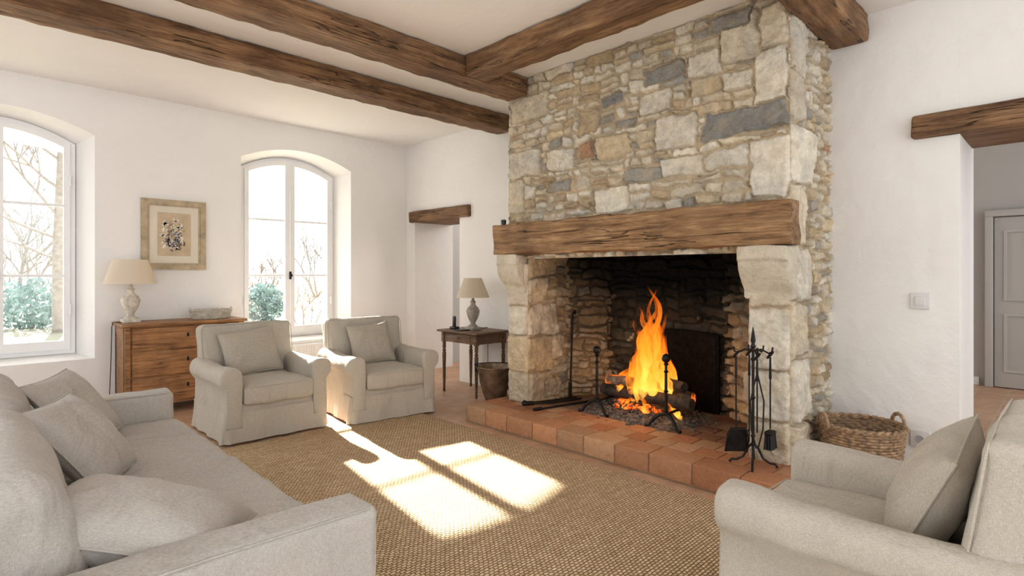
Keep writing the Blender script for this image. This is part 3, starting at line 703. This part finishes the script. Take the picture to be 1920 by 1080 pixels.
# ------------------------------------------------------------------ armchairs
def armchair(label,loc,rz):
    t=thing('armchair',label,'armchair',loc,rz,'slipcovered armchairs')
    L=dict(local=True)
    m=MB(); m.rbox(-.425,.425,-.42,.42,.05,.335,.03,(6,6,2),2,wr=.006); m.build('base',FAB,t,**L)
    m=MB(); per=[]; hx,hy=.430,.432; n_=44
    for s in range(4):
        for i in range(n_):
            k=-1+2*i/n_
            per.append([(k*hx,-hy),(hx,k*hy),(-k*hx,hy),(-hx,-k*hy)][s]+(k,s))
    vs=[];fs=[];N=6
    for j in range(N+1):
        q=j/N; z=.25-.242*q
        for (x,y,k,s) in per:
            e=abs(abs(k)-1)*.43; pl=-.028*math.exp(-(e/.016)**2)*q+.015*math.exp(-((e-.045)/.03)**2)*q
            off=.002+.018*q+pl+.008*q*math.sin(k*9+s*2+ .6*math.sin(k*23))
            nx,ny=[(0,-1),(1,0),(0,1),(-1,0)][s]; vs.append((x+nx*off+ (x/hx)*.012*q*(abs(ny)),y+ny*off+(y/hy)*.012*q*abs(nx),z))
    P_=len(per)
    for j in range(N):
        for i in range(P_): fs.append((j*P_+i,j*P_+(i+1)%P_,(j+1)*P_+(i+1)%P_,(j+1)*P_+i))
    m.add(vs,fs); m.build('skirt',FAB,t,**L)
    for s in (-1,1):
        rc=.090
        pf=[(.303,.12),(.303,.25),(.303,.36),(.300,.47)]
        # superellipse roll: rounder corners, flatter top
        for a in range(190,-50,-12):
            ca,sa=math.cos(math.radians(a)),math.sin(math.radians(a)); e_=.80
            pf.append((.388+rc*math.copysign(abs(ca)**e_,ca),.535+rc*math.copysign(abs(sa)**e_,sa)))
        pf+=[(.438,.44),(.432,.34),(.430,.25),(.430,.12)]
        pf=[(s*a,b) for a,b in pf]
        m=MB(); rings=[(-.450,.024),(-.447,.010),(-.438,.002)]+[(-.42+.80*i/18,0) for i in range(19)]
        m.prism(pf,rings)
        for i,(x,y,z) in enumerate(m.v):
            k=(y+.43)/.8; q=noise.noise_vector(Vector((x*4+s,y*4,z*4)))*.012+noise.noise_vector(Vector((x*11+s,y*9,z*11)))*.006
            m.v[i]=(x+q.x,y+q.y*.3,z+q.z-(.015*math.sin(max(0,k)*PI) if z>.5 else 0))
        m.build('arm',FAB,t,sharp=60,**L)
    m=MB(); m.rbox(-.302,.302,-.47,.28,.30,.46,.035,(12,12,3),3,puff=(.0,.008,.020),wr=.010,ws=5); sc_=m.build('seat_cushion',FAB,t,**L)
    m=MB(); m.tube([(-.295,-.462,.448),(0,-.474,.452),(.295,-.462,.448)],.0035,6); m.build('piping',FAB,sc_,**L)
    m=MB()
    M_=T((0,.355,.62))@R(-8,'X')
    m.rbox(-.412,.412,-.105,.105,-.33,.305,.048,(14,3,12),3,mat=M_,puff=(0,.016,.0),wr=.013,ws=4); bk=m.build('backrest',FAB,t,**L)
    m=MB(); m.tube([M_@Vector(q) for q in ((-.408,-.094,-.1),(-.410,-.094,.25),(-.385,-.094,.292),(0,-.098,.298),(.385,-.094,.292),(.410,-.094,.25),(.408,-.094,-.1))],.0035,6); m.build('piping',FAB,bk,**L)
    return t
def pillow(name,label,w,h,th,M_,mat,cat='pillow',seed=0,group='linen throw pillows'):
    t=thing(name,label,cat,(0,0,0),0,group); t.matrix_world=M_; t.location=M_.to_translation(); t.rotation_euler=M_.to_euler()
    WM[t.name]=M_.copy()
    N=26; m=MB()
    for sgn in (1,-1):
        vs=[];fs=[]
        for i in range(N+1):
            for j in range(N+1):
                u=-1+2*i/N; v=-1+2*j/N
                u=math.copysign(1-(1-abs(u))**1.25,u); v=math.copysign(1-(1-abs(v))**1.25,v)
                x=w/2*u*(1-.07*(1-v*v)); y=h/2*v*(1-.07*(1-u*u))
                e=((1-u**4)*(1-v**4))**.5; f=.62*e+.38*(1-u*u)*(1-v*v)
                z=sgn*th/2*f
                nz=noise.noise(Vector((x*6+seed,y*6,sgn*2)))*.017*e+noise.noise(Vector((x*18+seed,y*18,sgn)))*.006*e
                vs.append((x,y,z+sgn*nz))
        for i in range(N):
            for j in range(N): a=i*(N+1)+j; fs.append((a,a+1,a+N+2,a+N+1))
        m.add(vs,fs)
    m.build('cover',mat,t,local=True,sharp=85)
    P=[]
    for s in range(4):
        for i in range(12):
            k=-1+2*i/12; u,v=[(k,-1),(1,k),(-k,1),(-1,-k)][s]; P.append((w/2*u*(1-.07*(1-v*v)),h/2*v*(1-.07*(1-u*u)),0))
    m=MB(); m.tube(P,.005,6,True); m.build('piping',mat,t,local=True)
    return t
A=armchair('greige slipcovered armchair with pillow, in front of the wooden chest',(1.94,5.27,.012),0)
def chair_pillow(loc,rz,label,tw=0,w=.47,sd=0,lean=70,h=.43,th=.18,yo=.14):
    M_=T(loc)@R(rz,'Z')@T((0,yo,.475+.195))@R(tw,'Y')@R(lean,'X'); return pillow('throw_pillow',label,w,h,th,M_,FAP,seed=sd)
c2=copy_tree(A); c2.location=(3.03,5.06,.012); c2.rotation_euler.z=math.radians(-7); c2['label']='greige slipcovered armchair with pillow, beside the small doorway and side table'
c3=copy_tree(A); c3.location=(2.40,.47,.012); c3.rotation_euler.z=math.radians(180); c3['label']='greige slipcovered armchair seen from behind its side, in the right foreground'
chair_pillow((1.91,5.27,.012),0,'square linen pillow on the armchair in front of the chest',-6,.50,1)
chair_pillow((3.03,5.06,.012),-7,'square linen pillow on the armchair nearest the side table',-4,.46,2)
chair_pillow((2.42,.47,-.02),180,'square linen pillow leaning in the right foreground armchair',6,.54,3,66,.45,.22,.125)

# ------------------------------------------------------------------ sofa
t=thing('sofa','long greige linen sofa with rounded square arms in the left foreground','sofa',(.42,3.02,0))
m=MB(); m.rbox(-.14,.97,1.70,4.36,.015,.30,.03,(6,14,2),2,wr=.006); m.build('base',FAS,t)
for (a,b) in ((1.65,1.845),(4.205,4.40)):
    m=MB(); m.rbox(-.18,1.0,a,b,.02,.630,.036,(18,3,9),4,puff=(0,.008,.0),wr=.010,ws=4); ar=m.build('arm',FAS,t)
    m=MB(); m.tube([(.985,a+.010,.04),(.988,a+.010,.58),(.965,a+.010,.617),(.5,a+.012,.622),(-.1,a+.012,.618)],.0035,6); m.build('piping',FAS,ar)
m=MB(); m.rbox(-.24,-.04,1.68,4.37,.02,.78,.06,(2,14,6),3,wr=.008,ws=3); m.build('backrest',FAS,t)
m=MB()
m.rbox(-.02,1.02,1.86,4.195,.285,.455,.055,(40,110,2),4,puff=(.01,0,.022))
for i,(x,y,z) in enumerate(m.v):
    if z>.38:
        yy=y+.08*noise.noise(Vector((x*3,y*2,1)))
        a=noise.noise(Vector((x*1.6+y*.8,yy*12,.3)))*.018+noise.noise(Vector((x*2.6+y*1.5,yy*26,5)))*.012
        m.v[i]=(x,y,z+a*min(1,(z-.38)/.06))
m.build('seat_cushion',FAS,t,sharp=80)
for (a,b,sd) in ((1.87,3.02,1),(3.05,4.19,2)):
    m=MB(); M_=T((.105,(a+b)/2,.645))@R(-12,'Y')
    m.rbox(-.11,.11,-(b-a)/2,(b-a)/2,-.235,.225,.09,(4,28,14),4,mat=M_,puff=(.04,.0,.022),wr=.018,ws=3.8); m.build('back_cushion',FAS,t,sharp=80)
def dirM(c,xa,nrm):
    z=Vector(nrm).normalized(); x=Vector(xa); x=(x-z*x.dot(z)).normalized(); y=z.cross(x)
    return T(c)@Matrix(((x.x,y.x,z.x,0),(x.y,y.y,z.y,0),(x.z,y.z,z.z,0),(0,0,0,1)))
pillow('throw_pillow','grey linen pillow farthest along the sofa, against the far back cushion',.54,.46,.18,dirM((.44,3.88,.66),(.42,.9,0),(.70,-.35,.62)),FAS,seed=5)
pillow('throw_pillow','grey linen pillow in the middle of the sofa, overlapping the far pillow',.50,.46,.19,dirM((.38,3.10,.66),(.38,.9,-.05),(.72,-.30,.62)),FAS,seed=8)
pillow('throw_pillow','grey linen pillow nearest the camera, lying by the near sofa arm',.62,.50,.25,dirM((.40,2.10,.605),(.84,-.5,-.06),(.26,-.05,.95)),FAS,seed=14)

# ------------------------------------------------------------------ chest of drawers
x0,x1,y0,y1,ht=1.10,2.19,6.42,6.89,.92
t=thing('chest_of_drawers','warm wooden chest of drawers against the wall under the framed picture','chest of drawers',((x0+x1)/2,(y0+y1)/2,0))
m=MB(); m.rbox(x0,x1,y0+.02,y1,.10,ht-.03,.006)
for xx in (x0,x1-.05):
    m.rbox(xx,xx+.05,y0,y0+.06,0,ht-.03,.008); m.rbox(xx,xx+.05,y1-.06,y1,0,ht-.03,.008)
m.rbox(x0-.004,x0+.01,y0+.05,y1-.05,ht-.12,ht-.03,.004); m.rbox(x0-.004,x0+.01,y0+.05,y1-.05,.12,.20,.004)
m.build('carcass',WC,t)
m=MB(); m.rbox(x0-.03,x1+.03,y0-.03,y1+.01,ht-.03,ht,.008,(6,2,1),2,wr=.002); m.build('top',WC,t)
for (a,b) in ((.13,.38),(.395,.64),(.655,.872)):
    m=MB(); m.rbox(x0+.06,x1-.06,y0+.002,y0+.03,a,b,.006); dr=m.build('drawer',WC,t)
    for kx in (x0+.3,x1-.3):
        m=MB(); m.lathe([(.006,0),(.008,.012),(.014,.018),(.012,.026),(.003,.03)],12,T((kx,y0+.002,(a+b)/2))@R(90,'X')); m.build('knob',WC,dr)
    m=MB(); m.rbox((x0+x1)/2-.01,(x0+x1)/2+.01,y0-.001,y0+.004,(a+b)/2,(a+b)/2+.04,.003); m.build('keyhole',IRON,dr)
def lamp(label,loc,sh,prof_,mat,rb,rt,zs,hs,cord):
    t=thing('table_lamp',label,'lamp',loc,group='urn table lamps'); X,Y,Z=loc
    m=MB(); m.rbox(-.075*sh,.075*sh,-.075*sh,.075*sh,0,.035,.006,mat=T(loc)); m.lathe([(r*sh,z) for r,z in prof_],24,T(loc)); m.build('base',mat,t)
    m=MB(); m.tube([(X,Y,Z+zs-.06),(X,Y,Z+zs+.10)],.008); m.ball((X,Y,Z+zs+.10),.028); m.build('bulb_holder',URN,t)
    m=MB(); m.lathe([(rb,zs),(rb-.001,zs+.008),(rt,zs+hs),(rt-.004,zs+hs),(rb-.006,zs+.008),(rb-.004,zs)],40,T(loc),cap=False); m.build('lamp_shade',SHADE,t)
    m=MB(); m.tube(cord,.004,6); m.build('cord',BLK,t)
pr=[(.06,.035),(.062,.05),(.035,.065),(.03,.085),(.05,.12),(.072,.17),(.082,.215),(.083,.235),(.07,.245),(.072,.26),(.045,.28),(.03,.30),(.028,.325),(.04,.335),(.022,.345),(.015,.38)]
lx,ly=1.19,6.66
lamp('large table lamp with cream shade and cream urn base on the chest of drawers',(lx,ly,.92),1.0,pr,URN,.225,.150,.39,.24,[(lx-.05,ly,.925),(lx-.12,ly+.02,.927),(1.055,ly+.05,.926),(1.045,ly+.06,.88),(1.04,ly+.08,.5),(1.03,ly+.1,.1)])
lamp('small table lamp with cream shade and grey urn base on the side table',(4.30,5.02,.745),.95,pr,URG,.195,.105,.385,.23,[(4.35,5.02,.75),(4.45,5.05,.75),(4.60,5.1,.75),(4.625,5.12,.7),(4.63,5.12,.2)])
def basket(name,label,loc,rx,ry,h,rows,stakes,mat,handles,cat='basket',flare=.85,sw=.006):
    t=thing(name,label,cat,loc); X,Y,Z=loc
    m=MB()
    for i in range(rows):
        q=i/(rows-1); s=flare+(1-flare)*q; z=Z+.012+(h-.02)*q; P=[]; n_=stakes*4
        for k in range(n_):
            a=2*PI*k/n_; w=sw*math.cos(stakes*a+PI*i); P.append((X+(rx*s+w)*math.cos(a),Y+(ry*s+w)*math.sin(a),z))
        m.tube(P,h/rows*.52,5,True)
    m.lathe([(.001,0),(1,0),(1,.01),(.001,.012)],28,T((X,Y,Z+.002))@Matrix.Diagonal((rx*flare,ry*flare,1,1)))
    m.build('body',mat,t)
    m=MB()
    for sg in (0,PI):
        P=[(X+(rx+.004+.008*math.cos(16*a+sg))*math.cos(a),Y+(ry+.004+.008*math.cos(16*a+sg))*math.sin(a),Z+h+.010*math.sin(16*a+sg)) for a in [2*PI*k/96 for k in range(96)]]
        m.tube(P,.011 if h>.2 else .006,6,True)
    m.build('rim',mat,t)
    for ang in handles:
        c,s=math.cos(ang),math.sin(ang); m=MB(); R_=.065 if h>.2 else .03
        for ph in (0,PI):
            P=[]
            for k in range(15):
                b=PI*k/14; w=.006*math.cos(6*b+ph)
                P.append((X+rx*1.03*c-s*(R_+w)*math.cos(b),Y+ry*1.03*s+c*(R_+w)*math.cos(b),Z+h-.01+(R_*1.25+w)*math.sin(b)))
            m.tube(P,.009 if h>.2 else .004,6)
        m.build('handle',mat,t)
basket('wicker_basket','whitewashed shallow woven basket on top of the chest of drawers',(1.93,6.66,.92),.20,.13,.09,7,18,WICW,(0,PI),sw=.004,flare=.92)
basket('log_basket','round brown wicker log basket on the floor right of the fireplace',(4.27,1.01,0),.24,.245,.40,21,24,WICK,(math.radians(135),math.radians(-45)),flare=.82)
# picture
t=thing('framed_picture','framed botanical print hanging on the wall above the chest of drawers','picture',(1.63,6.90,1.455))
a,b,c,e=1.325,1.94,1.455,2.21
m=MB(); m.ring([(a,c),(b,c),(b,e),(a,e)],[(a+.055,c+.055),(b-.055,c+.055),(b-.055,e-.055),(a+.055,e-.055)],6.875,6.918)
m.ring([(a+.05,c+.05),(b-.05,c+.05),(b-.05,e-.05),(a+.05,e-.05)],[(a+.07,c+.07),(b-.07,c+.07),(b-.07,e-.07),(a+.07,e-.07)],6.885,6.915)
m.build('frame',pm('picture_frame_wood',(.47,.38,.26),.6,.25,12),t,smooth=False)
m=MB(); m.rbox(a+.05,b-.05,6.897,6.905,c+.05,e-.05,.001); m.build('mat_board',pm('cream_mat',(.74,.68,.57),.9,.03),t,smooth=False)
m=MB(); m.rbox(a+.15,b-.15,6.891,6.896,c+.15,e-.14,.001); m.build('print',pm('tan_print_paper',(.58,.47,.33),.9,.12,8),t,smooth=False)
rg=random.Random(8)
def leafset(name,mat,n_,yy,cx,cz,rx,rz,L0,L1):
    m=MB()
    for i in range(n_):
        an=rg.uniform(0,2*PI); r_=rg.uniform(0,1)**.6; x=cx+rx*r_*math.cos(an); z=cz+rz*r_*math.sin(an); L_=rg.uniform(L0,L1); d=rg.uniform(0,PI)
        m.add([(x-L_*math.cos(d),yy,z-L_*math.sin(d)),(x+L_*.45*math.sin(d),yy,z-L_*.45*math.cos(d)),(x+L_*math.cos(d),yy,z+L_*math.sin(d)),(x-L_*.45*math.sin(d),yy,z+L_*.45*math.cos(d))],[(0,1,2,3)])
    m.build(name,mat,t,smooth=False)
leafset('pale_leaves',pm('ink_pale',(.78,.74,.66),.9,.1),46,6.8890,1.61,1.83,.11,.18,.015,.04)
leafset('brown_leaves',pm('ink_brown',(.42,.30,.19),.9,.3,30),34,6.8885,1.64,1.82,.11,.17,.012,.03)
leafset('dark_fruit',pm('ink_botanical',(.14,.14,.20),.9,.6,40),80,6.8880,1.635,1.77,.085,.12,.008,.018)
t=thing('radiator','white ribbed panel radiator under the window behind the armchairs','radiator',(3.05,6.86,.10))
m=MB(); m.rbox(2.5,3.6,6.86,6.905,.10,.52,.01); m.build('panel',WHT,t)
m=MB()
for i in range(34): x=2.52+i*.032; m.rbox(x,x+.024,6.852,6.865,.12,.50,.005)
m.build('ribs',WHT,t)
m=MB(); m.tube([(3.62,6.88,.16),(3.66,6.88,.16),(3.66,6.88,.01)],.009); m.lathe([(.018,0),(.02,.03),(.014,.05)],12,T((3.66,6.88,.17))); m.build('valve',WHT,t)

# ------------------------------------------------------------------ side table
x0,x1,y0,y1,ht=4.07,4.58,4.70,5.38,.745
t=thing('side_table','small dark wooden side table with turned legs beside the fireplace','side table',((x0+x1)/2,(y0+y1)/2,0))
m=MB(); m.rbox(x0-.02,x1+.02,y0-.02,y1+.02,ht-.025,ht,.007); m.build('tabletop',WT,t)
m=MB(); m.rbox(x0+.03,x1-.03,y0+.03,y1-.03,ht-.14,ht-.024,.004); m.build('apron',WT,t)
m=MB(); m.rbox(x0+.022,x0+.04,y0+.13,y1-.13,ht-.125,ht-.04,.004); dr=m.build('drawer',WT,t)
m=MB(); m.ball((x0+.012,(y0+y1)/2,ht-.082),.013); m.build('knob',COP,dr)
for xx in (x0+.045,x1-.045):
    for yy in (y0+.045,y1-.045):
        m=MB(); m.rbox(xx-.025,xx+.025,yy-.025,yy+.025,ht-.15,ht-.025,.004)
        m.lathe([(.013,0),(.016,.02),(.013,.05),(.017,.15),(.021,.35),(.024,.46),(.015,.475),(.025,.49),(.015,.505),(.022,.53),(.02,.60)],14,T((xx,yy,0))); m.build('leg',WT,t)
t=thing('telephone','small black cordless telephone standing in its cradle on the side table','telephone',(4.22,5.27,.745))
m=MB(); m.rbox(4.18,4.26,5.22,5.32,.745,.775,.01); m.build('cradle',BLK,t)
m=MB(); m.rbox(4.205,4.23,5.245,5.295,.765,.90,.01,mat=None); m.build('handset',BLK,t)
m=MB(); m.rbox(4.10,4.22,4.98,5.12,.745,.758,.004); tag(m.build('notebook',BLK),'small dark notebook lying on the side table by the lamp','notebook')
bx,by=4.01,4.31
t=thing('ash_bucket','aged metal coal bucket with side handles standing left of the hearth','bucket',(bx,by,0))
m=MB(); m.lathe([(.10,0),(.135,.004),(.13,.03),(.100,.055),(.112,.08),(.142,.16),(.172,.27),(.190,.38),(.212,.43),(.206,.436),(.186,.40),(.168,.28),(.135,.14),(.105,.085),(.001,.08)],32,T((bx,by,0))); m.build('body',COP,t,sharp=60)
for s in (-1,1):
    dx,dy=.712*s,-.702*s; m=MB(); m.rbox(-.016,.016,-.012,.012,.37,.47,.004,mat=T((bx+dx*.205,by+dy*.205,0))@R(-45,'Z')); m.tube([(bx+dx*.19,by+dy*.19,.445),(bx+dx*.228,by+dy*.228,.45)],.008); m.build('ear',IRON,t)
m=MB(); P=[]
for k in range(17):
    a_=PI*k/16; c=math.cos(a_)*.218; s=math.sin(a_); P.append((bx+.712*c-.702*s*.17,by-.702*c-.712*s*.17,.445+s*.05))
m.tube(P,.006,6); m.build('handle',IRON,t)
m=MB(); m.lathe([(.001,.39),(.10,.38),(.176,.355)],24,T((bx,by,0)),cap=False)
m.build('ash_fill',ASH,t)
t=thing('light_switch','white square light switch on the wall right of the fireplace','light switch',(4.64,.743,1.17))
m=MB(); m.rbox(4.636,4.65,.69,.80,1.165,1.275,.004); m.build('plate',WHP,t); m=MB(); m.rbox(4.630,4.638,.715,.775,1.19,1.25,.003); m.build('rocker',WHP,t)
t=thing('wall_socket','white wall socket low on the wall beside the wicker log basket','socket',(4.64,.74,.22))
m=MB(); m.rbox(4.636,4.65,.69,.80,.225,.335,.004); m.build('plate',WHP,t); m=MB(); m.lathe([(.024,0),(.024,.004),(.018,.004),(.017,.001)],20,T((4.636,.745,.28))@R(-90,'Y')); m.build('socket_face',pm('socket_grey',(.45,.45,.45),.5),t)
m=MB(); m.lathe([(.022,0),(.026,.03),(.024,.05),(.020,.05),(.018,.01)],16,T((3.76,3.93,1.886))); tag(m.build('small_cup',BLK),'tiny black cup on the far left end of the mantel','cup')

# ------------------------------------------------------------------ outdoors
GR=pm('pale_winter_grass',(.30,.29,.21),.9,.2,1.5)
m=MB(); m.rbox(-60,90,7.62,130,-.5,-.2,.01); struct(m.build('ground',GR,smooth=False),'pale sunlit lawn outside the windows','ground')
BK=pm('pale_bark',(.32,.29,.265),.9,.2,10); LF=pm('evergreen_leaf',(.28,.37,.355),.8,.3,3); TW=pm('winter_twig',(.30,.25,.215),.9,.15,5); FT=pm('hazy_treeline',(.33,.32,.30),.9,.3,2)
def branches(m,p,d,L,r,depth,rg):
    q=p; pts=[p]; 
    for i in range(4):
        d=(d+Vector((rg.uniform(-.18,.18),rg.uniform(-.18,.18),rg.uniform(-.05,.12)))).normalized(); q=q+d*L/4; pts.append(q)
    m.tube(pts,[r,r*.9,r*.8,r*.7,r*.6],5)
    if depth==0: return
    for i in range(rg.choice((3,4))):
        k=rg.choice((2,3,4)); nd=(d+Vector((rg.uniform(-1,1),rg.uniform(-1,1),rg.uniform(-.35,.7)))*.85).normalized()
        branches(m,pts[k],nd,L*rg.uniform(.6,.8),r*.62,depth-1,rg)
def leaves(m,c,rad,n_,s,rg):
    for i in range(n_):
        while True:
            p=Vector((rg.uniform(-1,1),rg.uniform(-1,1),rg.uniform(-1,1)))
            if p.length<1: break
        q=Vector((p.x*rad[0],p.y*rad[1],p.z*rad[2]))+Vector(c); a=Vector((rg.uniform(-1,1),rg.uniform(-1,1),rg.uniform(-1,1))).normalized(); b=a.orthogonal().normalized(); k=s*rg.uniform(.6,1.2)
        m.add([q-a*k,q-b*k*.5,q+a*k,q+b*k*.5],[(0,1,2,3)])
rg=random.Random(21)
t=thing('tall_tree','tall tree with bare lower limbs and added unseen sun-blocking foliage outside the left window','tree',(1.9,20,-.2))
m=MB(); m.tube([(1.9,20,-.3),(1.88,20,2),(1.98,20,5),(1.95,20,9)],[.17,.14,.12,.07],10)
for z in (1.8,2.4,3.0,3.8,4.6): branches(m,Vector((1.93,20,z)),Vector((rg.uniform(-1,.3),rg.uniform(-.3,.3),.35)).normalized(),1.7,.045,3,rg)
m.build('trunk',BK,t); m=MB(); leaves(m,(2.1,20.1,8.5),(1.75,1.5,2.0),3600,.26,rg); m.build('sun_block_leaves',LF,t,smooth=False)  # unseen leaf mass added above the window view, keeps sun off the sofa
def bare(loc,H,sd,label,mt=TW,n_=5,r=.03):
    rg=random.Random(sd); m=MB()
    for i in range(n_): branches(m,Vector(loc)+Vector((rg.uniform(-.3,.3),rg.uniform(-.3,.3),0)),Vector((rg.uniform(-.5,.5),rg.uniform(-.3,.3),1)).normalized(),H*.42,r,3,rg)
    tag(m.build('bare_shrub',mt),label,'shrub','garden shrubs')
def bush(c,rad,sd,label):
    rg=random.Random(sd); t=thing('evergreen_bush',label,'bush',(c[0],c[1],-.2),group='garden shrubs'); m=MB(); leaves(m,c,rad,1100,.11,rg); m.build('foliage',LF,t,smooth=False)
    m=MB(); m.tube([(c[0],c[1],-.25),(c[0],c[1],c[2])],.05,6); m.build('stem',BK,t)
def ground_at(u,y): d=ray(u,515); return d.x/d.y*y
bush((ground_at(62,22),22,.50),(1.1,.9,.8),31,'blue green evergreen bush seen through the left window')
bush((ground_at(495,20),20,.42),(.72,.7,.70),32,'blue green evergreen bush seen through the left casement of the window behind the armchairs')
bare((ground_at(578,15),15,-.2),1.8,33,'leafless twiggy shrub seen through the right casement of the window behind the armchairs',r=.02)
bare((ground_at(30,34),34,-.2),3.6,34,'large leafless shrub behind the evergreen bush in the left window')
bare((ground_at(500,30),30,-.2),3.2,35,'leafless shrub above the evergreen bush in the window behind the armchairs',r=.045)
bare((ground_at(45,44),44,-.2),8.0,36,'tall hazy leafless tree far behind in the left window',FT,4,.08)
bare((ground_at(600,38),38,-.2),5.5,37,'tall hazy leafless tree far behind in the right casement of the second window',FT,5,.08)

# ------------------------------------------------------------------ light
w=bpy.data.worlds.new('World'); SC.world=w; w.use_nodes=True; n=w.node_tree.nodes; l=w.node_tree.links
bg=n['Background']; tc=n.new('ShaderNodeTexCoord'); sp=n.new('ShaderNodeSeparateXYZ'); l.new(tc.outputs['Generated'],sp.inputs[0])
mr=n.new('ShaderNodeValToRGB'); e=mr.color_ramp.elements
mp=n.new('ShaderNodeMapRange'); mp.inputs['From Min'].default_value=-1; mp.inputs['From Max'].default_value=1
l.new(sp.outputs['Y'],mp.inputs['Value']); l.new(mp.outputs[0],mr.inputs['Fac'])
e.new(.5); e[0].position=0; e[0].color=(.58,.58,.58,1); e[1].position=.36; e[1].color=(.13,.13,.13,1); e[2].position=.85; e[2].color=(1,1,1,1)
mu=n.new('ShaderNodeMath'); mu.operation='MULTIPLY'; mu.inputs[1].default_value=4.7; l.new(mr.outputs[0],mu.inputs[0]); l.new(mu.outputs[0],bg.inputs['Strength']); bg.inputs['Color'].default_value=(.95,.975,1,1)
s=bpy.data.lights.new('Sun','SUN'); s.energy=36; s.angle=math.radians(.9); s.color=(1,.96,.89)
so=bpy.data.objects.new('Sun',s); C.objects.link(so); so.rotation_euler=Vector((-.148,-1,-.518)).to_track_quat('-Z','Y').to_euler(); so.location=(5,20,12)
pl=bpy.data.lights.new('FireLight','POINT'); pl.energy=14; pl.color=(1,.58,.29); pl.shadow_soft_size=.14
po=bpy.data.objects.new('FireLight',pl); C.objects.link(po); po.location=(4.22,2.62,.75)
pl=bpy.data.lights.new('HallFill','POINT'); pl.energy=80; pl.color=(1,.96,.92); pl.shadow_soft_size=.2  # added fill light, no visible fixture; brightens the small doorway and room behind
po=bpy.data.objects.new('HallFill',pl); C.objects.link(po); po.location=(7.2,5.6,2.7)

cam=bpy.data.cameras.new('Camera'); co=bpy.data.objects.new('Camera',cam); C.objects.link(co)
co.location=(0,0,1.4); co.rotation_euler=(PI/2,0,TH-PI/2); cam.sensor_width=36; cam.lens=36*F/1920; cam.shift_y=-25/1920; cam.clip_start=.05; cam.clip_end=300
SC.camera=co
SC.view_settings.view_transform='Standard'
SC.view_settings.exposure=.08
SC.view_settings.gamma=.90
